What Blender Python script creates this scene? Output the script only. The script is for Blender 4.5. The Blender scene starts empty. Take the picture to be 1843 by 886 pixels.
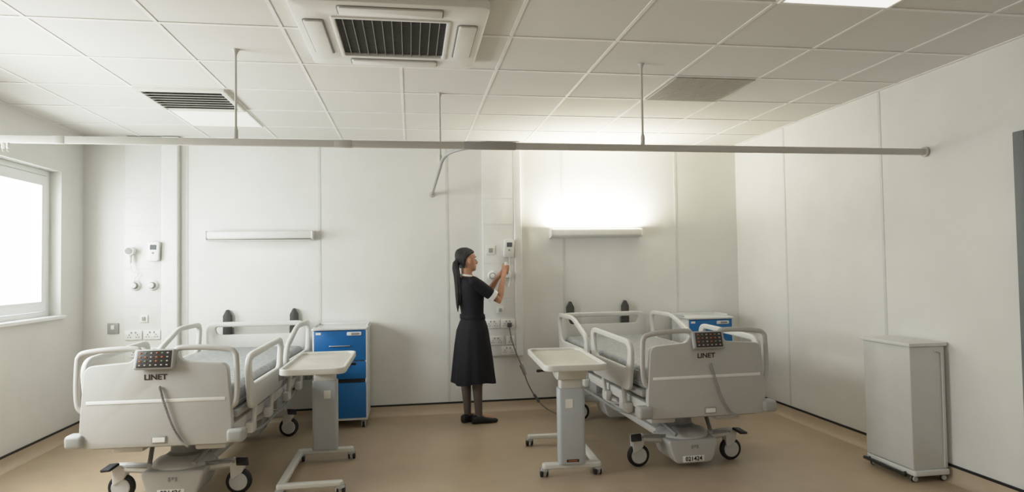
import bpy, bmesh, math, random
from mathutils import Vector as V, Matrix, Euler
random.seed(4)
R = math.radians
scene = bpy.context.scene
COL = scene.collection
F, HC, D, XL, XR, H = 1158.2, 1.4316, 6.427, -2.959, 3.457, 2.7
YF = -2.6

# ------------------------------------------------------------------ materials
def lin(c):
    return [((v/255)/12.92 if v/255 <= .04045 else ((v/255+.055)/1.055)**2.4) for v in c]

def mat(name, rgb, rough=.5, metal=0, nz=.04, scale=12, bump=0, emit=0, detail=3, stretch=None, spec=.5):
    m = bpy.data.materials.new(name); m.use_nodes = True
    nt = m.node_tree; b = nt.nodes['Principled BSDF']
    tc = nt.nodes.new('ShaderNodeTexCoord'); no = nt.nodes.new('ShaderNodeTexNoise')
    no.inputs['Scale'].default_value = scale; no.inputs['Detail'].default_value = detail
    src = tc.outputs['Object']
    if stretch:
        mp = nt.nodes.new('ShaderNodeMapping'); mp.inputs['Scale'].default_value = stretch
        nt.links.new(src, mp.inputs['Vector']); src = mp.outputs['Vector']
    nt.links.new(src, no.inputs['Vector'])
    r = nt.nodes.new('ShaderNodeValToRGB'); c = lin(rgb)
    r.color_ramp.elements[0].position = .3; r.color_ramp.elements[1].position = .7
    r.color_ramp.elements[0].color = [max(0, v*(1-nz)) for v in c]+[1]
    r.color_ramp.elements[1].color = [min(1, v*(1+nz)) for v in c]+[1]
    nt.links.new(no.outputs['Fac'], r.inputs['Fac']); nt.links.new(r.outputs['Color'], b.inputs['Base Color'])
    b.inputs['Roughness'].default_value = rough; b.inputs['Metallic'].default_value = metal
    b.inputs['Specular IOR Level'].default_value = spec
    if bump:
        bp = nt.nodes.new('ShaderNodeBump'); bp.inputs['Strength'].default_value = bump; bp.inputs['Distance'].default_value = .01
        nt.links.new(no.outputs['Fac'], bp.inputs['Height']); nt.links.new(bp.outputs['Normal'], b.inputs['Normal'])
    if emit:
        nt.links.new(r.outputs['Color'], b.inputs['Emission Color']); b.inputs['Emission Strength'].default_value = emit
    return m

M = dict(
    wall=mat('wall_paint', (233, 233, 228), .5, nz=.035, scale=2.2, detail=7),
    joint=mat('joint_strip', (220, 221, 216), .5),
    tile=mat('ceiling_tile', (227, 226, 220), .9, nz=.025, scale=160, detail=2),
    tbar=mat('grid_bar', (242, 241, 237), .6),
    floor=mat('vinyl_floor', (181, 162, 136), .38, nz=.05, scale=5, detail=8),
    cove=mat('vinyl_cove', (195, 178, 153), .45, nz=.03),
    black=mat('black_trim', (26, 27, 29), .5),
    white=mat('white_plastic', (235, 235, 231), .4, nz=.015),
    upvc=mat('window_plastic', (250, 251, 250), .35, nz=.005),
    bed=mat('bed_plastic', (190, 189, 184), .42, nz=.015),
    bedlight=mat('bed_light_plastic', (214, 213, 208), .4, nz=.015),
    beddark=mat('bed_grey_metal', (150, 151, 149), .45, nz=.03),
    stripe=mat('stripe_white', (240, 240, 236), .4),
    bump=mat('bumper_grey', (168, 168, 164), .5),
    rubber=mat('black_rubber', (24, 24, 25), .6),
    hub=mat('wheel_hub', (196, 197, 193), .4),
    key=mat('keypad_brown', (56, 51, 48), .4),
    amber=mat('button_amber', (192, 106, 60), .45), green=mat('button_green', (120, 134, 108), .45),
    pale=mat('button_pale', (172, 170, 160), .45),
    ink=mat('dark_ink', (58, 48, 42), .5), inkb=mat('black_ink', (22, 22, 22), .5), pin=mat('pin_dark', (74, 74, 72), .6),
    mattress=mat('mattress_cover', (164, 167, 167), .5, nz=.22, scale=26, detail=6, bump=.15),
    cord=mat('grey_cord', (150, 148, 142), .5), cordk=mat('dark_cord', (118, 110, 100), .5),
    post=mat('wall_buffer_grey', (74, 74, 70), .55, nz=.06),
    table=mat('table_top', (216, 215, 208), .35, nz=.02), tablein=mat('table_inlay', (210, 207, 197), .35, nz=.03),
    tcol=mat('table_column', (182, 187, 189), .4, nz=.02),
    lockw=mat('locker_white', (226, 228, 228), .4, nz=.015), blue=mat('locker_blue', (16, 106, 174), .38, nz=.04),
    chrome=mat('chrome', (205, 205, 205), .22, 1),
    bin=mat('bin_enamel', (214, 215, 211), .35, nz=.02), binlid=mat('bin_lid', (224, 225, 221), .35, nz=.02),
    rail=mat('rail_enamel', (202, 200, 193), .5, nz=.02),
    acw=mat('conditioner_plastic', (236, 236, 231), .4, nz=.015), acd=mat('conditioner_dark', (26, 27, 29), .8),
    slat=mat('grille_slat', (96, 96, 93), .5), rib=mat('grille_rib', (150, 149, 143), .5),
    ventw=mat('vent_white', (228, 227, 219), .45), ventg=mat('vent_grey', (178, 173, 162), .5, nz=.05), ventd=mat('vent_dark', (104, 101, 95), .8), ventm=mat('vent_mid', (114, 111, 103), .8),
    lamp=mat('lamp_panel_bright', (255, 253, 248), .5, emit=1.1, nz=0),
    lampdim=mat('lamp_panel_soft', (252, 252, 244), .5, emit=.2, nz=0),
    diff=mat('diffuser_glow', (255, 246, 226), .5, emit=3, nz=0), diffd=mat('diffuser_soft', (236, 234, 226), .5, nz=0),
    door=mat('door_grey', (120, 124, 126), .5, nz=.03),
    skin=mat('skin', (190, 141, 113), .5, nz=.04, scale=30), lips=mat('lips', (158, 84, 78), .45),
    hair=mat('hair', (22, 18, 17), .4, nz=.6, scale=90, bump=.9, stretch=(3, 3, .3)),
    navy=mat('navy_cloth', (21, 21, 27), .75, nz=.12, scale=40, bump=.08, spec=.3), trimw=mat('white_trim', (232, 232, 230), .7),
    tights=mat('dark_tights', (98, 86, 82), .6, nz=.08), shoe=mat('shoe_black', (20, 20, 21), .45),
    eyew=mat('eye_white', (225, 222, 215), .3), iris=mat('iris_brown', (50, 32, 22), .3),
    screen=mat('display_grey', (96, 100, 102), .3), grey=mat('mid_grey', (150, 150, 146), .5), plug=mat('plug_grey', (84, 84, 82), .5),
    sticker=mat('sticker_paper', (236, 236, 230), .6),
)
def glass():
    m = bpy.data.materials.new('clear_glass'); m.use_nodes = True; nt = m.node_tree
    for n in list(nt.nodes): nt.nodes.remove(n)
    o = nt.nodes.new('ShaderNodeOutputMaterial'); t = nt.nodes.new('ShaderNodeBsdfTransparent'); g = nt.nodes.new('ShaderNodeBsdfGlossy')
    g.inputs['Roughness'].default_value = .05; mx = nt.nodes.new('ShaderNodeMixShader'); mx.inputs[0].default_value = .05
    nt.links.new(t.outputs[0], mx.inputs[1]); nt.links.new(g.outputs[0], mx.inputs[2]); nt.links.new(mx.outputs[0], o.inputs[0])
    return m
M['glass'] = glass()

# ------------------------------------------------------------------ geometry
def frames(pts, closed=False):
    n = len(pts); T = []
    for i in range(n):
        a = pts[i-1] if (i > 0 or closed) else pts[i]
        b = pts[(i+1) % n] if (i < n-1 or closed) else pts[i]
        T.append((b-a).normalized())
    up = V((0, 0, 1)) if abs(T[0].z) < .9 else V((1, 0, 0))
    N = (up - T[0]*up.dot(T[0])).normalized(); out = []
    for t in T:
        N = (N - t*N.dot(t)).normalized(); out.append((t, N, t.cross(N)))
    return out

def smooth(pts, n=6):
    pts = [V(p) for p in pts]; P = [pts[0]*2-pts[1]]+pts+[pts[-1]*2-pts[-2]]; out = []
    for i in range(1, len(P)-2):
        for k in range(n):
            t = k/n; a, b, c, d = P[i-1], P[i], P[i+1], P[i+2]
            out.append(.5*((2*b)+(c-a)*t+(2*a-5*b+4*c-d)*t*t+(3*b-a-3*c+d)*t**3))
    out.append(pts[-1]); return out

def rpoly(cs, r=.05, n=5):
    out = []; k = len(cs)
    for i in range(k):
        p = V(cs[i][:2]); a = V(cs[i-1][:2]); b = V(cs[(i+1) % k][:2]); rr = cs[i][2] if len(cs[i]) > 2 else r
        da, db = (a-p), (b-p); rr = min(rr, da.length*.49, db.length*.49)
        s, e = p+da.normalized()*rr, p+db.normalized()*rr
        for j in range(n+1):
            t = j/n; out.append((1-t)**2*s+2*t*(1-t)*p+t*t*e)
    return out

PL = {'xy': lambda u, v, w: V((u, v, w)), 'xz': lambda u, v, w: V((u, w, v)), 'yz': lambda u, v, w: V((w, u, v))}

class G:
    def __init__(s): s.bm = bmesh.new()
    def merge(s, t, mx=None):
        if mx is not None: bmesh.ops.transform(t, matrix=mx, verts=t.verts[:])
        me = bpy.data.meshes.new('tmp'); t.to_mesh(me); t.free(); s.bm.from_mesh(me); bpy.data.meshes.remove(me); return s
    def box(s, c, size, bev=0, rot=None, seg=2):
        t = bmesh.new(); bmesh.ops.create_cube(t, size=1)
        for v in t.verts: v.co = V((v.co.x*size[0], v.co.y*size[1], v.co.z*size[2]))
        if bev: bmesh.ops.bevel(t, geom=t.edges[:], offset=bev, segments=seg, profile=.5, affect='EDGES')
        m = Matrix.Translation(c)
        if rot: m = m @ Euler(rot).to_matrix().to_4x4()
        return s.merge(t, m)
    def b2(s, x0, x1, y0, y1, z0, z1, bev=0, seg=2):
        return s.box(((x0+x1)/2, (y0+y1)/2, (z0+z1)/2), (abs(x1-x0), abs(y1-y0), abs(z1-z0)), bev, None, seg)
    def loft(s, rings, c0=True, c1=True, closed=False):
        bm = s.bm; vs = [[bm.verts.new(p) for p in r] for r in rings]; n = len(rings[0])
        for i in range(len(vs) if closed else len(vs)-1):
            A, B = vs[i], vs[(i+1) % len(vs)]
            for j in range(n): bm.faces.new((A[j], A[(j+1) % n], B[(j+1) % n], B[j]))
        if not closed:
            if c0: bm.faces.new(vs[0][::-1])
            if c1: bm.faces.new(vs[-1])
        return s
    def tube(s, pts, r, seg=8, closed=False, flat=1):
        pts = [V(p) for p in pts]; fr = frames(pts, closed); rings = []
        for p, (t, n, b) in zip(pts, fr):
            rings.append([p+n*r*math.cos(2*math.pi*k/seg)+b*r*flat*math.sin(2*math.pi*k/seg) for k in range(seg)])
        return s.loft(rings, closed=closed)
    def chain(s, pts, rad, seg=14):
        pts = [V(p) for p in pts]; fr = frames(pts)
        items = []
        t0 = fr[0][0]; t1 = fr[-1][0]
        for o, k in ((.96, .25), (.75, .66), (.4, .92)): items.append((pts[0]-t0*rad[0]*o, fr[0], rad[0]*k))
        for p, f, r in zip(pts, fr, rad): items.append((p, f, r))
        for o, k in ((.4, .92), (.75, .66), (.96, .25)): items.append((pts[-1]+t1*rad[-1]*o, fr[-1], rad[-1]*k))
        return s.loft([[p+f[1]*r*math.cos(2*math.pi*k/seg)+f[2]*r*math.sin(2*math.pi*k/seg) for k in range(seg)] for p, f, r in items])
    def cyl(s, p0, p1, r, r2=None, seg=20):
        p0, p1 = V(p0), V(p1); t = (p1-p0).normalized()
        up = V((0, 0, 1)) if abs(t.z) < .9 else V((1, 0, 0)); n = (up-t*up.dot(t)).normalized(); b = t.cross(n)
        r2 = r if r2 is None else r2
        return s.loft([[p+n*q*math.cos(2*math.pi*k/seg)+b*q*math.sin(2*math.pi*k/seg) for k in range(seg)] for p, q in ((p0, r), (p1, r2))])
    def lathe(s, prof, c, axis='z', seg=24):
        rings = []
        for r, h in prof:
            ring = []
            for k in range(seg):
                a = 2*math.pi*k/seg; u, v = max(r, 1e-4)*math.cos(a), max(r, 1e-4)*math.sin(a)
                ring.append(V(c)+(V((u, v, h)) if axis == 'z' else V((u, h, v)) if axis == 'y' else V((h, u, v))))
            rings.append(ring)
        return s.loft(rings)
    def plate(s, pts, plane, w0, w1, hole=None, bev=0, seg=2):
        t = bmesh.new(); f = PL[plane]
        o0 = [t.verts.new(f(p[0], p[1], w0)) for p in pts]; o1 = [t.verts.new(f(p[0], p[1], w1)) for p in pts]; n = len(pts)
        for j in range(n): t.faces.new((o0[j], o0[(j+1) % n], o1[(j+1) % n], o1[j]))
        if hole:
            i0 = [t.verts.new(f(p[0], p[1], w0)) for p in hole]; i1 = [t.verts.new(f(p[0], p[1], w1)) for p in hole]
            for j in range(n):
                k = (j+1) % n
                t.faces.new((i0[k], i0[j], i1[j], i1[k])); t.faces.new((o0[k], o0[j], i0[j], i0[k])); t.faces.new((o1[j], o1[k], i1[k], i1[j]))
        else:
            t.faces.new(o0[::-1]); t.faces.new(o1)
        bmesh.ops.recalc_face_normals(t, faces=t.faces[:])
        if bev:
            es = [e for e in t.edges if len(e.link_faces) == 2 and e.calc_face_angle(0) > 1.0]
            bmesh.ops.bevel(t, geom=es, offset=bev, segments=seg, profile=.5, affect='EDGES', clamp_overlap=True)
        return s.merge(t)
    def ell(s, c, r, rot=None, seg=16):
        t = bmesh.new(); bmesh.ops.create_uvsphere(t, u_segments=seg, v_segments=seg//2+2, radius=1)
        m = Matrix.Translation(c)
        if rot: m = m @ Euler(rot).to_matrix().to_4x4()
        return s.merge(t, m @ Matrix.Diagonal((r[0], r[1], r[2], 1)))
    def obj(s, name, m, parent=None, ang=38, flip=True):
        if flip: bmesh.ops.recalc_face_normals(s.bm, faces=s.bm.faces[:])
        me = bpy.data.meshes.new(name); s.bm.to_mesh(me); s.bm.free()
        for p in me.polygons: p.use_smooth = True
        me.set_sharp_from_angle(angle=R(ang))
        me.materials.append(M[m] if isinstance(m, str) else m)
        o = bpy.data.objects.new(name, me); COL.objects.link(o)
        if parent: o.parent = parent
        return o

def thing(name, label, cat, loc=(0, 0, 0), rz=0, group=None):
    o = bpy.data.objects.new(name, None); COL.objects.link(o); o.empty_display_size = .1
    o.location = loc; o.rotation_euler = (0, 0, R(rz)); return tag(o, label, cat, group)
def tag(o, label, cat, group=None):
    o['label'] = label; o['category'] = cat
    if group: o['group'] = group
    return o
def struct(o): o['kind'] = 'structure'; return o
def text(s, size, m, parent, loc, sx=1.0, name='lettering', off=.0):
    cu = bpy.data.curves.new('t', 'FONT'); cu.body = s; cu.size = size; cu.align_x = 'CENTER'; cu.align_y = 'CENTER'; cu.extrude = .0012; cu.offset = off
    t = bpy.data.objects.new('t', cu); COL.objects.link(t); bpy.context.view_layer.update()
    me = bpy.data.meshes.new_from_object(t.evaluated_get(bpy.context.evaluated_depsgraph_get()))
    bpy.data.objects.remove(t); me.materials.clear(); me.materials.append(M[m])
    o = bpy.data.objects.new(name, me); COL.objects.link(o); o.parent = parent
    o.location = loc; o.rotation_euler = (R(90), 0, 0); o.scale = (sx, 1, 1); return o

# ------------------------------------------------------------------ the room
g = G().b2(XL-.2, XR+.15, YF-.1, D+.15, -.1, 0); struct(g.obj('floor', 'floor'))
g = G().b2(XL-.2, XR+.15, YF-.1, D+.15, H, H+.1); struct(g.obj('ceiling', 'tile'))
g = G().b2(XL-.2, XR+.15, D, D+.15, 0, H); struct(g.obj('wall_back', 'wall'))
g = G().b2(XR, XR+.15, YF, D, 0, H); struct(g.obj('wall_right', 'wall'))
g = G().b2(XL-.2, XR+.15, YF-.1, YF, 0, H); struct(g.obj('wall_front', 'wall'))
WY0, WY1, WZ0, WZ1 = 4.78, 6.05, 1.07, 2.31
g = G().b2(XL-.2, XL, YF, WY0, 0, H).b2(XL-.2, XL, WY1, D, 0, H).b2(XL-.2, XL, WY0, WY1, 0, WZ0).b2(XL-.2, XL, WY0, WY1, WZ1, H)
struct(g.obj('wall_left', 'wall'))
# ceiling grid, wall joint strips
TX, TY, TS = -.047, 4.062, .6053
g = G()
for k in range(-5, 7):
    x = TX+k*TS
    if XL < x < XR: g.b2(x-.0095, x+.0095, YF, D, H-.0035, H+.004)
for k in range(-11, 4):
    y = TY+k*TS
    if y < D-.02: g.b2(XL, XR, y-.012, y+.012, H-.0042, H+.004)
g.b2(XL, XL+.022, YF, D, H-.006, H+.004).b2(XR-.022, XR, YF, D, H-.006, H+.004).b2(XL, XR, D-.022, D, H-.006, H+.004)
struct(g.obj('trim_1', 'tbar'))
g = G()
for x in (-2.07, -.866, .363, 1.55, 2.77): g.b2(x-.012, x+.012, D-.003, D, .1, H-.006)
for y in (.62, 1.83, 3.05, 4.27, 5.52): g.b2(XR-.003, XR, y-.012, y+.012, .1, H-.006)
struct(g.obj('trim_2', 'joint'))
def cove(name, prof, cap):
    b = struct(prof.obj(name, 'cove', ang=60)); cap.obj('cap_strip', 'black', b)
def covpts(): return [(0, 0), (.05, 0), (.03, .006), (.014, .022), (.007, .05), (.006, .092), (0, .092)]
g = G(); g.loft([[V((x, D-a, z)) for a, z in covpts()] for x in (XL, XR)]); cove('baseboard_back', g, G().b2(XL, XR, D-.009, D, .092, .108))
g = G(); g.loft([[V((XL+a, y, z)) for a, z in covpts()] for y in (YF, D)]); cove('baseboard_left', g, G().b2(XL, XL+.009, YF, D, .092, .108))
g = G(); g.loft([[V((XR-a, y, z)) for a, z in covpts()] for y in (3.185, D)]); cove('baseboard_right', g, G().b2(XR-.009, XR, 3.185, D, .092, .108))

# window
w = bpy.data.objects.new('window_1', None); COL.objects.link(w); w.location = (XL-.12, (WY0+WY1)/2, WZ0); struct(w)
hw, hh = (WY1-WY0)/2, WZ1-WZ0
G().plate(rpoly([(-hw, 0), (hw, 0), (hw, hh), (-hw, hh)], .004, 2), 'yz', -.03, .03, rpoly([(-hw+.045, .045), (hw-.045, .045), (hw-.045, hh-.045), (-hw+.045, hh-.045)], .004, 2), .004).obj('window_frame', 'upvc', w)
a = .05; c2 = .135
G().plate(rpoly([(-hw+a, a), (hw-a, a), (hw-a, hh-a), (-hw+a, hh-a)], .004, 2), 'yz', -.02, .04, rpoly([(-hw+c2, c2), (hw-c2, c2), (hw-c2, hh-c2), (-hw+c2, hh-c2)], .004, 2), .006).obj('sash', 'upvc', w)
G().b2(-.004, .004, -hw+c2-.01, hw-c2+.01, c2-.01, hh-c2+.01).obj('pane', 'glass', w)
G().b2(.03, .155, -hw-.03, hw+.03, -.02, .008, .005).obj('window_sill', 'upvc', w)

# door at the right edge
d = bpy.data.objects.new('door_1', None); COL.objects.link(d); d.location = (XR, 2.672, 0); struct(d)
G().b2(-.035, 0, .44, .51, 0, 2.16, .004).b2(-.035, 0, -.51, -.44, 0, 2.16, .004).b2(-.034, 0, -.439, .439, 2.09, 2.159, .004).obj('door_frame', 'door', d)
G().b2(-.02, 0, -.44, .44, .005, 2.09, .003).obj('door_leaf', 'door', d)
G().cyl((-.02, .36, 1.02), (-.07, .36, 1.02), .01).tube([(-.065, .36, 1.02), (-.065, .24, 1.02)], .01).obj('handle', 'chrome', d)

# ------------------------------------------------------------------ ceiling things
def sq(cx, cy, h, r=.03): return rpoly([(cx-h, cy-h), (cx+h, cy-h), (cx+h, cy+h), (cx-h, cy+h)], r, 4)
t = thing('air_conditioner', 'square white ceiling air conditioner cassette with dark slatted grille', 'air conditioner', (-.08, 3.44, H))
G().plate(sq(0, 0, .47, .05), 'xy', -.05, 0, sq(0, 0, .285, .01), .012).obj('panel', 'acw', t)
G().plate(sq(0, 0, .285, .01), 'xy', -.012, -.001).obj('grille_backing', 'acd', t)
g = G()
for k in range(38):
    y = -.275+.55*k/37; g.box((0, y, -.036), (.56, .004, .008))
g.obj('grille_slats', 'slat', t)
g = G()
for k in range(1, 12): g.box((-.285+.57*k/12, 0, -.043), (.0035, .56, .008))
g.obj('grille_ribs', 'rib', t)
G().plate(sq(0, 0, .292, .012), 'xy', -.056, -.03, sq(0, 0, .272, .012), .003).obj('grille_frame', 'acw', t)
for ang in range(4):
    rot = Matrix.Rotation(R(90*ang), 4, 'Z')
    b = G(); b.plate(rpoly([(-.25, .325), (.25, .325), (.25, .43), (-.25, .43)], .02, 4), 'xy', -.0535, -.045); bmesh.ops.transform(b.bm, matrix=rot, verts=b.bm.verts[:]); s_ = b.obj('air_outlet', 'grey', t)
    b = G(); b.plate(rpoly([(-.243, .335), (.243, .335), (.243, .425), (-.243, .425)], .018, 4), 'xy', -.062, -.05, bev=.003); bmesh.ops.transform(b.bm, matrix=rot, verts=b.bm.verts[:]); b.obj('louvre_flap', 'acw', s_)

def cell(i, j): return TX+(i+.5)*TS, TY+(j+.5)*TS
cx, cy = cell(-3, 1)
t = thing('ceiling_vent', 'white ceiling air vent with parallel louvre slats above the window-side bed', 'vent', (cx, cy, H))
G().plate(sq(0, 0, .29, .006), 'xy', -.006, -.001).obj('backing', 'ventd', t)
G().plate(sq(0, 0, .298, .006), 'xy', -.026, 0, sq(0, 0, .262, .006), .003).obj('frame', 'ventw', t)
for k in range(8):
    G().box((0, -.235+.47*k/7, -.018), (.526, .048, .0035), 0, (R(20), 0, 0)).obj('louvre', 'ventw', t)
cx, cy = cell(3, 0)
t = thing('ceiling_vent', 'grey perforated square ceiling grille above the right bed', 'vent', (cx, cy, H))
G().plate(sq(0, 0, .28, .006), 'xy', -.005, -.001).obj('backing', 'ventm', t)
G().plate(sq(0, 0, .29, .006), 'xy', -.012, 0, sq(0, 0, .272, .006), .003).obj('frame', 'ventg', t)
g = G()
for k in range(27):
    q = -.265+.53*k/26; g.box((q, 0, -.0085), (.009, .54, .006)); g.box((0, q, -.0085), (.54, .009, .0058))
g.obj('mesh_grille', 'ventg', t)
for (i, j, m, lab) in ((-3, 2, 'lampdim', 'softly lit square ceiling light panel next to the louvred ceiling vent'), (3, -3, 'lamp', 'bright square ceiling light panel at the upper right of the room')):
    cx, cy = cell(i, j); t = thing('ceiling_light', lab, 'ceiling light', (cx, cy, H))
    G().plate(sq(0, 0, .297, .004), 'xy', -.012, 0, sq(0, 0, .28, .004), .003).obj('frame', 'tbar', t)
    G().plate(sq(0, 0, .28, .004), 'xy', -.008, -.001).obj('diffuser', m, t)

# curtain rail
RY, RZ = 3.84, 2.165
t = thing('curtain_rail', 'pale grey overhead curtain rail hung across the room with curved side branch', 'curtain rail', (0, RY, RZ))
G().b2(XL+.001, XR-.012, -.014, .014, -.020, .020, .003).obj('track', 'rail', t)
br = [(.56, .0), (.46, .012), (.38, .04), (.31, .11), (.25, .25), (.225, .42), (.22, .6)]
g = G(); g.tube([V((x, y, -.002)) for x, y in [(.66, -.002)]+[tuple(p[:2]) for p in smooth([(x, y, 0) for x, y in br], 4)]+[(.22, 1.6), (.22, D-RY-.012)]], .012, 8); g.obj('branch_track', 'bump', t)
G().b2(.32, .64, -.018, .018, -.022, .022, .004).obj('junction_block', 'bump', t)
G().b2(-.43, -.33, -.0155, .0155, -.021, .021, .003).obj('coupling', 'rail', t)
G().b2(-1.92, -1.86, -.0155, .0155, -.021, .021, .003).obj('coupling', 'rail', t)
for (x, y) in ((-.975, 0), (.22, .81), (1.449, 0)):
    r_ = G().cyl((x, y, .018), (x, y, H-RZ-.03), .007, seg=14).obj('suspension_rod', 'rail', t)
    G().lathe([(.009, 0), (.012, .012), (.02, .026), (.022, .03)], (x, y, H-RZ-.0305), seg=18).obj('ceiling_cup', 'rail', r_)
    G().lathe([(.013, 0), (.013, .05), (.008, .07)], (x, y, .02), seg=14).obj('rod_socket', 'rail', r_)
G().lathe([(.034, 0), (.034, .008), (.024, .012), (.024, .02)], (XR-.021, 0, 0), 'x').obj('wall_flange', 'rail', t)
G().lathe([(.02, 0), (.02, .012), (.03, .014), (.03, .02)], (.22, D-RY-.021, 0), 'y').obj('wall_flange', 'rail', t)
for k in range(5):
    x = -2.24+.024*k; G().b2(x-.005, x+.005, -.008, .008, -.05, -.02, .002).tube([(x, -.004, -.046), (x, -.004, -.062), (x, .006, -.066)], .002, 6).obj('glider', 'white', t)

# ------------------------------------------------------------------ back wall equipment
def socket(par, x, y, z, n=2):
    w_ = .146 if n == 2 else .086
    s_ = G().box((x, y-.006, z), (w_, .012, .086), .004).obj('power_socket', 'white', par)
    for q in ([-.036, .036] if n == 2 else [0]):
        for dx, dz, sx, sz in ((0, .004, .005, .011), (-.011, -.016, .009, .005), (.011, -.016, .009, .005)):
            G().box((x+q+dx, y-.0125, z+dz), (sx, .003, sz)).obj('pin_hole', 'pin', s_)
        G().box((x+q*.5, y-.014, z+.026), (.012, .006, .018), .002).obj('rocker_switch', 'pale', s_)
def switch(par, x, y, z, s=.086):
    s_ = G().box((x, y-.006, z), (s, .012, s), .004).obj('switch_plate', 'white', par)
    G().box((x, y-.014, z), (s*.42, .008, s*.5), .002, (R(4), 0, 0)).obj('rocker_switch', 'pale', s_)
def gas(par, x, y, z):
    s_ = G().lathe([(.048, 0), (.048, -.014), (.040, -.024), (.024, -.026), (.024, -.055), (.015, -.058)], (x, y, z), 'y').obj('gas_outlet', 'white', par)
    G().lathe([(.031, -.024), (.031, -.038), (.025, -.040)], (x, y, z), 'y').obj('collar_ring', 'grey', s_)
def cradle(par, x, y, z):
    s_ = G().plate(rpoly([(x-.054, z-.095), (x+.048, z-.095), (x+.058, z+.085), (x-.044, z+.085)], .022, 4), 'xz', y-.058, y, bev=.009).obj('handset_cradle', 'white', par)
    G().plate(rpoly([(x-.024, z+.010), (x+.030, z+.010), (x+.032, z+.055), (x-.022, z+.055)], .006, 3), 'xz', y-.061, y-.053).obj('display', 'screen', s_)
    G().lathe([(.009, -.053), (.009, -.063), (.001, -.064)], (x, y, z-.02), 'y', 12).obj('indicator_lamp', 'grey', s_)
def trunking(x0, x1, xc, label, right):
    t = thing('bedhead_trunking', label, 'service trunking', (x0, D, 0))
    w_ = x1-x0
    G().b2(0, w_, -.05, 0, .545, H-.008, .006).obj('fascia', 'white', t)
    for z in (2.12, 1.86, 1.47, 1.12): G().b2(.004, w_-.004, -.0515, -.045, z-.002, z+.002).obj('panel_joint', 'joint', t)
    c_ = xc-x0
    G().plate(rpoly([(w_, -.0), (w_, -.062), (c_, -.062), (c_, 0)], .018, 5), 'xy', .545, H-.008).obj('conduit', 'white', t)
    y = -.05
    if right:
        switch(t, .075, y, 1.6, .09); cradle(t, .255, y, 1.62)
        gas(t, .09, y, 1.345); gas(t, .235, y, 1.345); switch(t, .165, y, 1.005, .07)
        socket(t, .083, y, .865); socket(t, .24, y, .865); socket(t, .12, y, .70); socket(t, .26, y, .70, 1); socket(t, .24, y, .60, 2)
    else:
        m_ = G().lathe([(.036, 0), (.036, -.03), (.027, -.035), (.027, -.05), (.042, -.052), (.042, -.074), (.026, -.08)], (.065, y, 1.63), 'y').obj('flow_meter', 'white', t)
        G().cyl((.065, y-.045, 1.60), (.065, y-.045, 1.52), .019, .015).obj('meter_tube', 'white', m_)
        G().lathe([(.030, -.076), (.030, -.082), (.001, -.083)], (.065, y, 1.63), 'y').obj('gauge_face', 'grey', m_)
        cradle(t, .262, y, 1.63)
        hg = G(); hg.tube(smooth([(.067, y-.045, 1.52), (.08, y-.045, 1.45), (.13, y-.03, 1.42), (.10, y-.03, 1.38), (.09, y-.04, 1.335)]), .004, 6); hg.obj('hose', 'white', t)
        gas(t, .095, y, 1.315); gas(t, .245, y, 1.315); switch(t, .17, y, 1.01, .07)
        socket(t, .083, y, .86); socket(t, .24, y, .86); socket(t, .12, y, .70); socket(t, .26, y, .70, 1)
    return t
trunking(-2.589, -2.276, -2.125, 'tall white bedhead trunking with gas outlets near the window corner', False)
trunking(.714, 1.03, 1.11, 'tall white bedhead trunking with sockets in front of the nurse', True)

t = thing('wall_socket', 'grey switched socket plate low on the back wall beside the window corner', 'socket', (-2.70, D, .925))
G().box((0, -.007, 0), (.095, .014, .095), .004).obj('plate', 'bump', t); G().box((0, -.016, .01), (.03, .008, .04), .002).obj('rocker_switch', 'white', t)

for x, lab, up in ((-1.395, 'long white bedhead wall light above the window-side bed, without the bright upward glow', False), (1.88, 'long white bedhead wall light above the right bed, shining brightly upward', True)):
    t = thing('wall_light', lab, 'wall light', (x, D, 1.765))
    G().plate(rpoly([(-.115, -.03), (-.03, -.045), (0, -.045), (0, .04), (-.115, .04)], .02, 4), 'yz', -.475, .475, bev=.004).obj('body', 'white', t)
    for s_ in (-1, 1): G().plate(rpoly([(-.12, -.034), (-.03, -.05), (0, -.05), (0, .045), (-.12, .045)], .02, 4), 'yz', s_*.475-.006, s_*.475+.006, bev=.003).obj('end_cap', 'white', t)
    if up: G().b2(-.46, .46, -.10, -.02, .0405, .044).obj('diffuser', 'diff', t)
    else: G().b2(-.46, .46, -.10, -.04, -.048, -.042).obj('diffuser', 'diffd', t)

for x, lab in ((-1.70, 'dark pointed wall buffer behind the window-side bed, nearer the window'), (-1.10, 'dark pointed wall buffer behind the window-side bed, nearer the blue locker'),
               (1.60, 'dark pointed wall buffer behind the right bed, nearer the nurse'), (2.18, 'dark pointed wall buffer behind the right bed, nearer the right wall')):
    t = thing('wall_buffer', lab, 'wall buffer', (x, D, .3), 0, 'wall buffers behind the bed heads')
    G().plate(rpoly([(-.036, 0), (.036, 0), (.036, .715), (.008, .77), (-.008, .77), (-.036, .715)], .004, 2), 'xz', -.055, -.008, bev=.003).obj('post', 'post', t)
    G().b2(-.05, .05, -.008, 0, 0, .60, .002).obj('backplate', 'grey', t)

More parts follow.
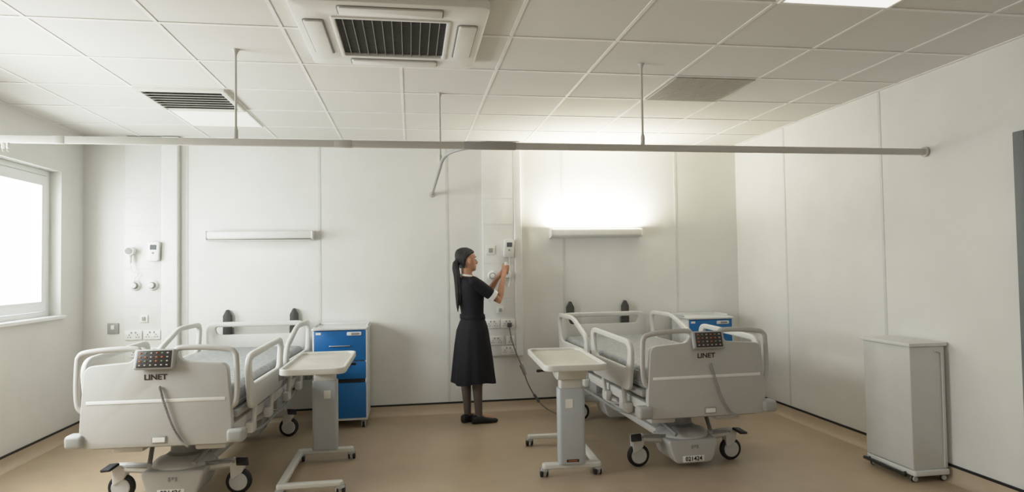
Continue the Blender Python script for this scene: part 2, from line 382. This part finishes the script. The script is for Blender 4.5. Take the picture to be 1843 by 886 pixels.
# ------------------------------------------------------------------ beds
def caster(par, x, y, z, r, axis='y', name='caster', w=.022):
    c = G().lathe([(.001, -w), (r-.012, -w), (r-.003, -w+.006), (r, -w+.012), (r, w-.012), (r-.003, w-.006), (r-.012, w), (.001, w)], (x, y, z), axis).obj(name, 'rubber', par)
    G().lathe([(.001, -w-.004), (r*.66, -w-.004), (r*.74, -w+.002), (r*.74, w-.002), (r*.66, w+.004), (.001, w+.004)], (x, y, z), axis).obj('hub', 'hub', c)
    return c
def make_bed(loc, rz, number, label):
    t = thing('hospital_bed', label, 'bed', loc, rz)
    yf = -1.08
    out = rpoly([(-.415, .415, .04), (.415, .415, .04), (.425, .52, .05), (.398, .89, .05), (.14, .908, .03), (.115, .955, .02), (-.115, .955, .02), (-.14, .908, .03), (-.398, .89, .05), (-.425, .52, .05)], .05, 5)
    fb = G().plate(out, 'xz', yf, yf+.045, bev=.007, seg=3).obj('footboard', 'bed', t)
    G().box((0, yf-.0005, .68), (.77, .004, .019), .001).obj('stripe', 'stripe', fb)
    li = G().box((.015, yf-.002, .455), (.085, .008, .042), .003).obj('level_indicator', 'grey', fb); G().box((.015, yf-.0065, .455), (.068, .003, .028)).obj('level_scale', 'stripe', li)
    G().b2(-.38, .38, yf+.045, yf+.09, .40, .55, .01).obj('board_mount', 'beddark', fb)
    text('LINET', .044, 'ink', fb, (-.005, yf-.001, .818), 1.12, off=.001)
    for s in (-1, 1):
        pts = smooth([(s*.405, yf+.02, .62), (s*.438, yf+.02, .66), (s*.447, yf+.02, .76), (s*.443, yf+.02, .90), (s*.435, yf+.02, .945), (s*.40, yf+.02, .968), (s*.28, yf+.02, .982), (s*.15, yf+.02, .985), (s*.105, yf+.02, .975), (s*.095, yf+.02, .935)], 6)
        G().tube(pts, .0165, 12, flat=.75).obj('grab_handle', 'bed', t)
        for yy in (yf+.02, 1.075):
            G().box((s*.445, yy, .462), (.10, .095, .08), .022, seg=4).box((s*.40, yy+(.05 if yy < 0 else -.05), .455), (.08, .08, .05), .01).obj('corner_bumper', 'bump', t)
    # control panel with keys
    rx = R(-14)
    cp = G().box((0, yf-.02, .925), (.225, .03, .118), .012, (rx, 0, 0), 3).obj('control_panel', 'bump', t)
    G().box((0, yf-.0335, .928), (.19, .01, .098), .004, (rx, 0, 0)).obj('keypad', 'key', cp)
    cols = ['amber', 'pale', 'green', 'amber', 'pale', 'amber']
    for i in range(6):
        for j in range(4):
            dz = .034-.0225*j; m = cols[(i*2+j*3) % 6] if j < 3 else 'pale'
            G().box((-.075+.03*i, yf-.038-dz*math.tan(rx)*1.0, .929+dz), (.012, .006, .008), .002, (rx, 0, 0)).obj('button', m, cp)
    # coiled cord
    path = smooth([(.02, yf-.010, .765), (.03, yf-.015, .73), (.06, yf-.017, .63), (.10, yf-.016, .52), (.15, yf-.017, .44), (.19, yf-.03, .415)], 40)
    fr = frames(path); hp = []
    for i, (p, f) in enumerate(zip(path, fr)):
        for k in range(3):
            a = (i*3+k)*2*math.pi/9
            hp.append(p+(f[1]*math.cos(a)+f[2]*math.sin(a))*.006)
    G().tube(hp, .0026, 5).obj('coiled_cord', 'cord', t)
    # headboard: panel below an open grip slot
    ho = rpoly([(-.44, .45), (.44, .45), (.445, .97), (-.445, .97)], .09, 6); hi = rpoly([(-.345, .855), (.345, .855), (.365, .925), (-.365, .925)], .03, 6)
    G().plate(ho, 'xz', 1.04, 1.08, hi, .011, 3).obj('headboard', 'bedlight', t)
    # split side rails
    for s in (-1, 1):
        x0, x1 = (s*.455, s*.488)
        lo, hi_ = min(x0, x1), max(x0, x1)
        fo = rpoly([(-.90, .57, .06), (-.10, .57, .06), (-.035, .94, .12), (-.97, .92, .14)], .06, 7)
        fi = rpoly([(-.855, .725, .05), (-.155, .725, .05), (-.105, .90, .07), (-.905, .88, .08)], .05, 7)
        sr = G().plate(fo, 'yz', lo, hi_, fi, .011, 3).obj('side_rail', 'bedlight', t)
        ho_ = rpoly([(.05, .60, .06), (.94, .60, .06), (1.02, .98, .12), (.50, .985, .12), (.06, .84, .12)], .06, 7)
        hi2 = rpoly([(.13, .725, .05), (.895, .725, .05), (.955, .94, .07), (.51, .945, .07), (.13, .815, .06)], .05, 7)
        sr2 = G().plate(ho_, 'yz', lo, hi_, hi2, .011, 3).obj('side_rail', 'bedlight', t)
        G().lathe([(.034, -.004), (.034, .004), (.028, .006), (.001, .006)], (s*.489, .13, .665), 'x', 20).obj('angle_indicator', 'grey', sr2)
        G().box((s*.490, -.16, .65), (.006, .12, .05), .002).obj('rail_keypad', 'grey', sr)
        for yy in (-.72, -.28, .28, .74):
            G().tube(smooth([(s*.40, yy-.02, .42), (s*.445, yy-.01, .45), (s*.455, yy, .55), (s*.462, yy, .64)], 5), .017, 8).box((s*.435, yy-.01, .43), (.05, .10, .07), .01).obj('rail_arm', 'bedlight', t)
    # platform and frame
    G().b2(-.43, .43, -.99, .20, .545, .59, .012).b2(-.43, .43, .19, 1.02, .55, .59, .012).obj('mattress_platform', 'bump', t)
    g = G()
    for s in (-1, 1): g.b2(s*.36, s*.41, -1.05, 1.05, .44, .51, .008)
    for yy in (-1.0, -.45, .1, .6, 1.0): g.b2(-.40, .40, yy-.025, yy+.025, .46, .50, .006)
    g.obj('bed_frame', 'bedlight', t)
    for s in (-1, 1):
        G().b2(s*.30, s*.40, -.75, -.45, .36, .45, .012).obj('motor_box', 'bedlight', t)
        G().b2(s*.33, s*.415, .05, .42, .37, .45, .012).obj('motor_box', 'beddark', t)
        G().tube([(s*.34, -.4, .38), (s*.30, .0, .33), (s*.30, .5, .33), (s*.35, .9, .40)], .018, 8).obj('link_bar', 'bedlight', t)
        G().tube([(s*.40, -.90, .40), (s*.43, -.5, .36), (s*.43, .3, .36), (s*.40, .85, .40)], .012, 8).obj('cable_guide', 'beddark', t)
        G().cyl((s*.13, -.86, .245), (s*.24, -.5, .40), .014).obj('gas_spring', 'beddark', t)
        G().b2(s*.15, s*.33, -.90, -.80, .34, .415, .012).obj('motor_box', 'bedlight', t)
    for yy in (-.60, .60):
        G().lathe([(.15, .2), (.145, .235), (.10, .27), (.095, .42), (.12, .45)], (0, yy, 0), 'z', 28).obj('lifting_column', 'beddark', t)
        G().lathe([(.185, .195), (.185, .21), (.16, .235), (.10, .25)], (0, yy-.06, .005), 'z', 28).obj('column_boot', 'bedlight', t)
    G().b2(-.11, .11, -.6, .6, .13, .19, .015).obj('base_frame', 'bedlight', t)
    for s in (-1, 1):
        yc = s*.71
        bc = G().plate(rpoly([(-.135, .04, .04), (.135, .04, .04), (.165, .115, .03), (.19, .205, .03), (-.19, .205, .03), (-.165, .115, .03)], .03, 5), 'xz', yc-.15, yc+.15 if s < 0 else yc+.11, bev=.015, seg=3).obj('base_cover', 'bed', t)
        if s < 0:
            G().box((-.005, yc-.1505, .073), (.16, .004, .042), .001).obj('number_plate', 'stripe', bc)
            text(number, .042, 'inkb', bc, (-.005, yc-.154, .073), 1.0, 'number', off=.0004)
            for dx, hz, dz in ((-.014, .026, 0), (.006, .016, .005), (.026, .026, 0)): G().box((dx, yc-.151, .155+dz), (.012, .003, hz)).obj('emblem', 'grey', bc)
            G().tube([(-.34, yc-.03, .212), (.34, yc-.03, .212)], .010, 8).obj('brake_bar', 'beddark', t)
        for q in (-1, 1):
            G().tube(smooth([(q*.14, yc+.02, .175), (q*.25, yc+.01, .19), (q*.33, yc, .20)], 5), .032, 10, flat=1.3).obj('caster_arm', 'bedlight', t)
            c = caster(t, q*.355, yc, .08, .08)
            G().plate(rpoly([(q*.355-.045, .09, .03), (q*.355+.03, .14, .02), (q*.355+.045, .225, .02), (q*.355-.05, .225, .02)], .02, 4), 'xz', yc-.035, yc+.035, bev=.008).obj('fork_cover', 'bedlight', c)
            G().box((q*.395, yc-.07, .222), (.075, .085, .018), .008, (R(14), R(8*q), R(20*q)), 3).obj('brake_pedal', 'rubber', c)
    return t
BED1 = ((-1.435, 5.15, 0), -2.2); BED2 = ((1.92, 5.15, 0), 1.6)
make_bed(*BED1, '021426', 'adjustable hospital bed beside the window, number 021426 on its base')
make_bed(*BED2, '021424', 'adjustable hospital bed at the right, number 021424 on its base')
for (loc, rz), lab in ((BED1, 'thin mottled grey mattress lying on the window-side bed'), (BED2, 'thin mottled grey mattress lying on the right bed')):
    t = thing('mattress', lab, 'mattress', (loc[0], loc[1], .591), rz)
    G().box((0, .01, .0775), (.83, 1.99, .155), .035, seg=4).obj('cover', 'mattress', t)
    for z in (.04, .118): G().tube([(-.417, -.96, z), (.417, -.96, z), (.417, .98, z), (-.417, .98, z)], .004, 6, True).obj('piping', 'grey', t)

# ------------------------------------------------------------------ overbed tables
def make_table(loc, rz, label):
    t = thing('overbed_table', label, 'table', loc, rz)
    w_, l_ = .205, .45
    tt = G().plate(rpoly([(-w_, -l_), (w_, -l_), (w_, l_), (-w_, l_)], .07, 7), 'xy', .752, .768, bev=.006, seg=3).obj('tabletop', 'tablein', t)
    G().plate(rpoly([(-w_-.008, -l_-.008), (w_+.008, -l_-.008), (w_+.008, l_+.008), (-w_-.008, l_+.008)], .075, 7), 'xy', .745, .787, rpoly([(-w_+.014, -l_+.014), (w_-.014, -l_+.014), (w_-.014, l_-.014), (-w_+.014, l_-.014)], .06, 7), .007, 3).obj('rim', 'table', tt)
    cy = .22
    G().plate(rpoly([(cy-.07, .66), (cy+.07, .66), (cy+.12, .752), (cy-.34, .752), (cy-.30, .725)], .02, 4), 'yz', -.098, .098, bev=.01).obj('support_head', 'table', t)
    c = G().plate(rpoly([(-.092, cy-.05), (.092, cy-.05), (.092, cy+.05), (-.092, cy+.05)], .025, 5), 'xy', .09, .60, bev=.004).obj('column', 'tcol', t)
    G().plate(rpoly([(-.08, cy-.042), (.08, cy-.042), (.08, cy+.042), (-.08, cy+.042)], .02, 5), 'xy', .60, .67, bev=.003).obj('inner_column', 'table', c)
    for s in (-1, 1):
        G().box((.02, cy+s*.051, .50), (.05, .002, .06)).obj('sticker', 'sticker', c)
    G().box((0, cy+.051, .115), (.085, .002, .018)).obj('warning_strip', 'ink', c)
    G().box((0, cy+.0522, .115), (.06, .002, .006)).obj('strip_marking', 'amber', c)
    G().tube([(.06, cy-.02, .715), (.215, cy-.02, .715)], .008, 8).box((.215, cy-.02, .715), (.03, .02, .02), .006).obj('height_lever', 'black', t)
    g = G()
    g.plate(rpoly([(-.205, cy-.03), (.205, cy-.03), (.205, cy+.03), (-.205, cy+.03)], .028, 5), 'xy', .055, .092, bev=.01, seg=3)
    g.plate(rpoly([(-.205, -.58), (.205, -.58), (.205, -.525), (-.205, -.525)], .026, 5), 'xy', .055, .088, bev=.01, seg=3)
    g.plate(rpoly([(-.205, -.56), (-.155, -.56), (-.155, cy), (-.205, cy)], .01, 3), 'xy', .056, .086, bev=.01, seg=3)
    g.obj('base', 'table', t)
    for x, y in ((-.18, cy), (.19, cy), (-.18, -.553), (.19, -.553)):
        c = caster(t, x-.018, y, .03, .03, 'x', 'caster', .01)
        G().lathe([(.001, -.01), (.027, -.01), (.03, 0), (.027, .01), (.001, .01)], (x+.018, y, .03), 'x').obj('wheel', 'rubber', c)
        G().box((x, y, .045), (.058, .05, .032), .012, seg=3).obj('wheel_guard', 'bump', c)
    return t
make_table((-.645, 4.83, 0), 0, 'grey overbed table on casters between the window-side bed and the blue locker')
make_table((1.085, 4.55, 0), 177, 'grey overbed table on casters beside the right bed, in front of the nurse')

# ------------------------------------------------------------------ lockers
def make_locker(x0, x1, label):
    w_ = x1-x0; t = thing('bedside_locker', label, 'locker', ((x0+x1)/2, 6.19, 0)); h = w_/2; yf = -.20
    G().b2(-h, -h+.02, yf, .20, .075, .885, .004).b2(h-.02, h, yf, .20, .075, .885, .004).b2(-h+.001, h-.001, .185, .199, .076, .884).b2(-h+.001, h-.001, yf+.001, .199, .0755, .095).b2(-h+.02, h-.02, yf+.03, .18, .10, .86).obj('carcass', 'lockw', t)
    G().plate(rpoly([(-h-.008, yf-.012), (h+.008, yf-.012), (h+.008, .215), (-h-.008, .215)], .02, 4), 'xy', .885, .905, bev=.006).b2(-h-.004, -h+.012, yf+.1, .21, .903, .925, .004).b2(h-.012, h+.004, yf+.1, .21, .903, .925, .004).b2(-h, h, .196, .209, .903, .924, .004).obj('top', 'lockw', t)
    def front(z0, z1, nm, hz):
        f = G().b2(-h+.014, h-.014, yf-.006, yf+.016, z0, z1, .004).obj(nm, 'blue', t)
        if hz:
            G().tube(smooth([(-.085, yf-.006, hz), (-.08, yf-.024, hz), (0, yf-.028, hz), (.08, yf-.024, hz), (.085, yf-.006, hz)], 4), .006, 8).obj('handle', 'chrome', f)
        return f
    a = front(.61, .88, 'drawer', .745); front(.445, .60, 'drawer', .565); front(.095, .41, 'door', None)
    G().b2(-h+.022, h-.022, yf+.004, yf+.02, .412, .442).obj('gap_shade', 'black', t)  # black bar standing in for the shade between drawer and door
    G().plate(rpoly([(.06, .835), (.19, .835), (.19, .868), (.06, .868)], .012, 4), 'xz', yf-.012, yf-.005, bev=.002).obj('name_holder', 'lockw', a)
    G().plate(rpoly([(.10, .842), (.17, .842), (.17, .861), (.10, .861)], .008, 3), 'xz', yf-.016, yf-.010, bev=.001).obj('lock_plate', 'grey', a)
    G().b2(-h+.03, -h+.075, yf-.0075, yf-.005, .848, .868).obj('sticker', 'sticker', a)
    for x in (-h+.04, h-.04):
        for y in (yf+.04, .16):
            c = caster(t, x, y, .032, .032, 'x', 'caster', .014); G().box((x, y, .06), (.04, .04, .03), .006).obj('caster_mount', 'grey', c)
make_locker(-.875, -.395, 'blue-fronted white bedside locker beside the window-side bed')
make_locker(2.68, 3.155, 'blue-fronted white bedside locker mostly hidden behind the right bed')

# ------------------------------------------------------------------ bin
t = thing('waste_bin', 'slim waist-high pale grey metal bin against the right wall', 'bin', (3.306, 3.945, 0))
G().plate(rpoly([(-.128, -.215), (.128, -.215), (.128, .215), (-.128, .215)], .008, 3), 'xy', .085, .872, bev=.003).obj('body', 'bin', t)
G().plate(rpoly([(-.140, -.228), (.138, -.228), (.138, .228), (-.140, .228)], .008, 3), 'xy', .874, .896, bev=.003).obj('lid', 'binlid', t)
G().tube(smooth([(.10, -.217, .09), (.10, -.221, .5), (.10, -.221, .80), (.085, -.221, .835), (.05, -.217, .845)], 5), .006, 8).obj('edge_tube', 'bin', t)
G().plate(rpoly([(-.13, -.23), (.13, -.23), (.13, .22), (-.13, .22)], .02, 4), 'xy', .045, .08, rpoly([(-.105, -.20), (.105, -.20), (.105, .19), (-.105, .19)], .015, 4), .006).b2(-.115, .115, -.21, -.16, .05, .09).b2(-.115, .115, .15, .20, .05, .09).obj('base_frame', 'binlid', t)
G().tube([(-.15, .21, .05), (-.155, -.18, .045)], .012, 8).tube([(-.10, .18, .055), (-.15, .18, .05)], .01, 8).tube([(-.10, -.15, .055), (-.15, -.15, .046)], .01, 8).obj('foot_pedal', 'black', t)
for x, y in ((-.105, -.19), (.095, -.20), (-.105, .18), (.095, .18)):
    c = caster(t, x, y, .023, .023, 'y', 'caster', .012)

# power cable
t = thing('power_cable', 'grey power cable looping from the wall sockets down to the right bed', 'cable', (1.0, 6.3, 0))
G().tube(smooth([(-.035, .045, .83), (-.02, .02, .72), (.02, -.01, .58), (.075, -.04, .44), (.12, -.08, .29), (.20, -.14, .14), (.30, -.2, .05), (.42, -.27, .012), (.60, -.3, .012)], 8), .006, 8).obj('flex', 'cordk', t)
G().box((-.035, .044, .855), (.045, .028, .045), .008, seg=3).obj('plug', 'plug', t)
G().cyl((.062, -.035, .47), (.098, -.06, .37), .020, .016).obj('connector', 'grey', t)
G().cyl((.17, -.12, .19), (.215, -.15, .12), .013, .013).obj('connector', 'plug', t)

# ------------------------------------------------------------------ nurse
def remesh(o, vox, it=2):
    m0 = o.data.materials[0]
    md = o.modifiers.new('r', 'REMESH'); md.mode = 'VOXEL'; md.voxel_size = vox
    sm = o.modifiers.new('s', 'SMOOTH'); sm.iterations = it; sm.factor = .5
    bpy.context.view_layer.update()
    me = bpy.data.meshes.new_from_object(o.evaluated_get(bpy.context.evaluated_depsgraph_get())); o.modifiers.clear(); o.data = me
    me.materials.clear(); me.materials.append(m0)
    for p in me.polygons: p.use_smooth = True
def L(z): return -.06*max(0, z-.95)/.6      # slight backward lean above the waist
def ring(z, front, back, w, n=28, e=2.3, dx=None):
    dx = L(z) if dx is None else dx; out = []
    cx, a = (front+back)/2, (front-back)/2
    for k in range(n):
        q = 2*math.pi*k/n; c, s = math.cos(q), math.sin(q)
        out.append(V((dx+cx+a*math.copysign(abs(c)**(2/e), c), w*math.copysign(abs(s)**(2/e), s), z)))
    return out
NX, NY, NR = .565, 5.98, 15
t = thing('person', 'nurse in navy dress standing in profile, raising a call handset', 'person', (NX, NY, 0), NR)
g = G()
hd = [(1.394, .05, .0, .02), (1.402, .072, -.02, .034), (1.415, .084, -.03, .045), (1.432, .084, -.045, .054), (1.45, .083, -.058, .061), (1.468, .084, -.07, .066), (1.49, .083, -.082, .070), (1.51, .081, -.088, .073), (1.528, .087, -.09, .0745), (1.55, .085, -.09, .075), (1.575, .073, -.083, .068), (1.595, .05, -.065, .052), (1.608, .02, -.035, .028)]
g.loft([ring(z, f, b, w, e=2.15) for z, f, b, w in hd])
h0 = L(1.5)
g.chain([(h0+.082, 0, 1.518), (h0+.092, 0, 1.498), (h0+.105, 0, 1.480), (h0+.10, 0, 1.472)], [.007, .009, .012, .012], 10)
g.ell((h0+.094, .011, 1.474), (.012, .008, .008)).ell((h0+.094, -.011, 1.474), (.012, .008, .008))
g.ell((h0+.082, 0, 1.447), (.012, .022, .009)).ell((h0+.080, 0, 1.434), (.011, .018, .007)).ell((h0+.074, 0, 1.412), (.016, .02, .014))
for s in (-1, 1): g.ell((h0+.006, s*.078, 1.485), (.015, .009, .028), (0, R(-10), R(s*18)))
g.chain([(L(1.36)-.012, 0, 1.33), (L(1.38)-.01, 0, 1.37), (L(1.43)-.008, 0, 1.43)], [.062, .05, .05], 18)
g.loft([ring(z, f, -f*.95, w) for z, f, w in ((.84, .10, .15), (.9, .10, .155), (.97, .09, .125), (1.1, .095, .13), (1.22, .10, .14), (1.29, .085, .145), (1.335, .06, .10), (1.365, .04, .05))])
SR, ER, WR = V((-.035, -.150, 1.295)), V((.195, -.175, 1.125)), V((.275, -.095, 1.34))
SL, EL, WL = V((-.035, .150, 1.295)), V((.21, .16, 1.165)), V((.277, .035, 1.335))
for S, E, W in ((SR, ER, WR), (SL, EL, WL)):
    g.chain([S, S.lerp(E, .35), S.lerp(E, .75), E, E.lerp(W, .25), E.lerp(W, .7), W], [.048, .042, .036, .033, .034, .026, .021], 16)
def hand(W, side, zc):
    y = side*.001
    k = V((.308, side*.031+.0 - .022, zc))
    g.chain([W, W.lerp(k, .5), k], [.021, .023, .021], 12)
    for dz in (-.026, -.010, .008, .025): g.chain([W.lerp(k, .55), k+V((.006, 0, dz))], [.016, .012], 10)
    ln = (.82, .95, 1.0, .92)
    for i, dz in enumerate((-.028, -.0095, .009, .0275)):
        q = ln[i]; b = k+V((.006, side*.002, dz))
        g.chain([b, b+V((.030*q, side*.004, .004)), b+V((.044*q, -side*.016, .006)), b+V((.040*q, -side*.036*q, .004))], [.0095, .0088, .0082, .0072], 8)
    g.chain([W.lerp(k, .45), V((.297, k.y-side*.016, zc+.012)), V((.304, k.y-side*.036, zc+.035)), V((.314, k.y-side*.045, zc+.05))], [.014, .012, .0095, .008], 8)
hand(WR, -1, 1.412); hand(WL, 1, 1.385)
LEGS = ((-1, .025, -.058, -4), (1, -.045, .048, 22))
for s, ax, ay, rot in LEGS:
    g.chain([(0, s*.08, .86), (.01+ax*.4, s*.078, .66), (.005+ax*.8, s*.07, .47), (ax-.012, ay, .33), (ax-.005, ay, .2), (ax, ay, .09)], [.085, .072, .048, .043, .034, .028], 16)
    c, sn = math.cos(R(rot)), math.sin(R(rot))
    g.chain([(ax-.025*c, ay-.025*sn, .05), (ax+.05*c, ay+.05*sn, .045), (ax+.13*c, ay+.13*sn, .03)], [.033, .032, .024], 12)
body = g.obj('body', 'skin', t); remesh(body, .005, 2)
# face details
for s in (-1, 1):
    e = G().ell((h0+.071, s*.031, 1.508), (.0125, .0145, .0085)).obj('eye', 'eyew', t); G().ell((h0+.0795, s*.032, 1.508), (.005, .006, .0065)).obj('iris', 'iris', e)
    G().tube(smooth([(h0+.086, s*.014, 1.528), (h0+.085, s*.032, 1.533), (h0+.070, s*.05, 1.527)], 4), .0035, 6).obj('eyebrow', 'hair', t)
G().ell((h0+.091, 0, 1.4465), (.006, .02, .0045)).ell((h0+.089, 0, 1.4365), (.006, .017, .0045)).obj('lips', 'lips', t)
# hair
def hl(z): 
    P = [(1.435, -.045), (1.46, -.026), (1.50, -.012), (1.522, .014), (1.545, .05), (1.565, .084), (1.62, .1)]
    for (a, x), (b, y) in zip(P, P[1:]):
        if z <= b: return x+(y-x)*max(0, (z-a))/(b-a)
    return .1
g = G(); rr = []
for z, f, b, w in hd:
    if z < 1.43: continue
    zz = 1.52+(z-1.52)*1.07; rr.append(ring(zz, min(f+.009, hl(zz)), b-.012, w+.008, dx=L(z)))
rr.append(ring(1.619, .012, -.025, .02, dx=L(1.6)))
g.loft(rr)
pt = [(h0-.082, 0, 1.495), (h0-.108, -.01, 1.470), (h0-.114, -.016, 1.43), (h0-.104, -.022, 1.36), (h0-.098, -.026, 1.27), (h0-.095, -.028, 1.17), (h0-.093, -.028, 1.10), (h0-.091, -.028, 1.05)]
for (ox, oy, oz) in ((-.010, -.008, 0), (.010, -.006, .02), (-.002, .010, -.015)):
    g.chain([(x+ox*(.5+i*.12), y+oy*(.5+i*.15), z+oz*i*.2) for i, (x, y, z) in enumerate(pt)], [.024, .026, .026, .024, .022, .019, .014, .005], 12)
hair = g.obj('hair', 'hair', t); remesh(hair, .005, 2)
G().lathe([(.026, -.012), (.034, -.006), (.034, .006), (.026, .012)], (h0-.10, -.006, 1.478), 'x', 18).obj('hair_tie', 'black', t)
# dress
g = G(); rr = []; n = 64
dr = [(1.348, .06, -.062, .085), (1.335, .082, -.082, .13), (1.31, .098, -.096, .16), (1.27, .118, -.107, .165), (1.21, .130, -.110, .16), (1.12, .114, -.104, .146), (1.03, .104, -.098, .132), (.975, .100, -.096, .128), (.92, .120, -.12, .152), (.85, .138, -.146, .174), (.72, .157, -.165, .184), (.58, .177, -.179, .193), (.46, .191, -.190, .198), (.375, .202, -.197, .203)]
for z, f, b, w in dr:
    r_ = ring(z, f, b, w, n, 2.15)
    if z < .95:
        k = (.95-z)/.6; c = V((0, 0, z))
        for j, p in enumerate(r_):
            a = 2*math.pi*j/n; q = 1+k*(.036*math.sin(7*a+.6)+.034*math.sin(11*a+1)); r_[j] = V((p.x*q, p.y*q, p.z+k*.012*math.sin(3*a)))
    rr.append(r_)
inner = [V((p.x*.97, p.y*.97, .395)) for p in rr[-1]]
g.loft(rr+[inner], True, True)
dress = g.obj('dress', 'navy', t, 60)
for S, E in ((SR, ER), (SL, EL)):
    A = S+(S-E)*.04
    G().chain([A, S.lerp(E, .2), S.lerp(E, .5), S.lerp(E, .62)], [.052, .058, .055, .053], 18).obj('sleeve', 'navy', dress)
    p0, p1 = S.lerp(E, .66), S.lerp(E, .80); G().cyl(p0, p1, .0575, .0565, 24).obj('sleeve_trim', 'trimw', dress)
G().loft([ring(z, f, -f, w, 36) for z, f, w in ((.955, .108, .138), (.96, .111, .141), (.995, .109, .138), (1.0, .106, .135))]).obj('belt', 'navy', dress)
nz = L(1.36)
cl = []
for q, rx_, ry_, z in ((0, .062, .068, 1.350), (1, .068, .078, 1.347), (2, .069, .08, 1.354), (3, .058, .063, 1.364)):
    cl.append([V((nz-.008+rx_*math.cos(2*math.pi*k/32), ry_*math.sin(2*math.pi*k/32), z-.012*math.cos(2*math.pi*k/32))) for k in range(32)])
G().loft(cl, False, False, True).obj('collar', 'trimw', dress)
# tights and shoes
for s, ax, ay, rot in LEGS:
    G().chain([(.01+ax*.4, s*.078, .66), (.005+ax*.8, s*.07, .47), (ax-.012, ay, .33), (ax-.005, ay, .2), (ax, ay, .07)], [.076, .052, .047, .038, .032], 18).obj('tights', 'tights', t)
for s, ax, ay, rot in LEGS:
    c, sn = math.cos(R(rot)), math.sin(R(rot)); rr = []
    for u, w, z0, z1 in ((-.068, .016, .004, .05), (-.06, .03, 0, .072), (-.03, .037, 0, .082), (.02, .038, 0, .080), (.06, .042, 0, .064), (.11, .046, 0, .050), (.15, .042, 0, .040), (.175, .026, .002, .030), (.183, .010, .008, .022)):
        r_ = []
        for k in range(20):
            a = 2*math.pi*k/20; yy = w*math.cos(a); zz = (z0+z1)/2+(z1-z0)/2*math.copysign(abs(math.sin(a))**.7, math.sin(a))
            r_.append(V((ax+u*c-yy*sn, ay+u*sn+yy*c, max(0.001, zz))))
        rr.append(r_)
    G().loft(rr).obj('shoe', 'shoe', t)
# handset held in her hands, cord back to the cradle
t2 = thing('call_handset', 'small white call handset on a cord held up by the nurse', 'handset', (NX, NY, 0), NR)
G().box((.328, -.022, 1.41), (.026, .034, .135), .008, (0, R(6), 0), 3).obj('handset_body', 'white', t2)
G().box((.336, -.022, 1.465), (.014, .024, .02), .003).obj('call_button', 'amber', t2)
def loc(X, Y, Z):
    c, s = math.cos(R(NR)), math.sin(R(NR)); dx, dy = X-NX, Y-NY; return (c*dx+s*dy, -s*dx+c*dy, Z)
G().tube(smooth([(.325, -.022, 1.345), (.345, .01, 1.27), loc(.94, 6.22, 1.24), loc(.965, 6.29, 1.30), loc(.97, 6.305, 1.42), loc(.97, 6.308, 1.53)], 8), .004, 6).obj('handset_cord', 'white', t2)

# ------------------------------------------------------------------ light
def area(name, loc, rot, sx, sy, power, col=(1, 1, 1), spread=None):
    l = bpy.data.lights.new(name, 'AREA'); l.shape = 'RECTANGLE'; l.size = sx; l.size_y = sy; l.energy = power; l.color = col
    if spread: l.spread = R(spread)
    o = bpy.data.objects.new(name, l); COL.objects.link(o); o.location = loc; o.rotation_euler = [R(a) for a in rot]; return o
area('window_daylight', (XL-.45, 5.2, 1.75), (0, -90, 0), 1.4, 1.4, 54, (.94, .98, 1.0))
area('side_fill', (XL+.08, 3.7, 1.5), (0, -78, 0), 1.2, 1.3, 84, (.95, .985, 1.0))  # added fill lamp just inside the left wall, no window at this spot
area('bedhead_uplight', (1.88, D-.115, 1.825), (180, 0, 0), .92, .06, 29, (1, .94, .81))
area('bedhead_downlight', (-1.395, D-.09, 1.66), (0, 0, 0), .8, .05, .15, (1, .94, .8))
area('room_fill', (.8, .3, 2.66), (0, 0, 0), 3.4, 3.0, 26, (1, .98, .94))  # added broad fill lamp under the unseen ceiling, belongs to no fitting
wd = bpy.data.worlds.new('world'); scene.world = wd; wd.use_nodes = True
wd.node_tree.nodes['Background'].inputs[0].default_value = (.95, .98, 1, 1); wd.node_tree.nodes['Background'].inputs[1].default_value = 3.0
vs = scene.view_settings
vs.view_transform = 'Standard'
# camera tone curve with a soft highlight shoulder
vs.use_curve_mapping = True
cm = vs.curve_mapping; cm.white_level = (3, 3, 3); cm.black_level = (0, 0, 0)
cv = cm.curves[3]
cv.points[0].location = (0, 0); cv.points[-1].location = (1, 1)
for v_, y_ in ((.15, .15), (.3, .3), (.45, .45), (.6, .588), (.8, .715), (1.0, .80), (1.4, .895), (2.0, .962)): cv.points.new(v_/3, y_)
cm.update()

# ------------------------------------------------------------------ camera
yaw, pit, rol = R(8.980), R(1.860), R(.900)
fw = V((math.sin(yaw)*math.cos(pit), math.cos(yaw)*math.cos(pit), math.sin(pit))); r = V((math.cos(yaw), -math.sin(yaw), 0)); u = r.cross(fw)
r2 = r*math.cos(rol)-u*math.sin(rol); u2 = r*math.sin(rol)+u*math.cos(rol)
cam = bpy.data.cameras.new('camera'); co = bpy.data.objects.new('camera', cam); COL.objects.link(co)
cam.sensor_fit = 'HORIZONTAL'; cam.sensor_width = 36; cam.lens = F*36/1843; cam.clip_start = .05
mx = Matrix((r2, u2, -fw)).transposed().to_4x4(); mx.translation = V((0, 0, HC)); co.matrix_world = mx
scene.camera = co
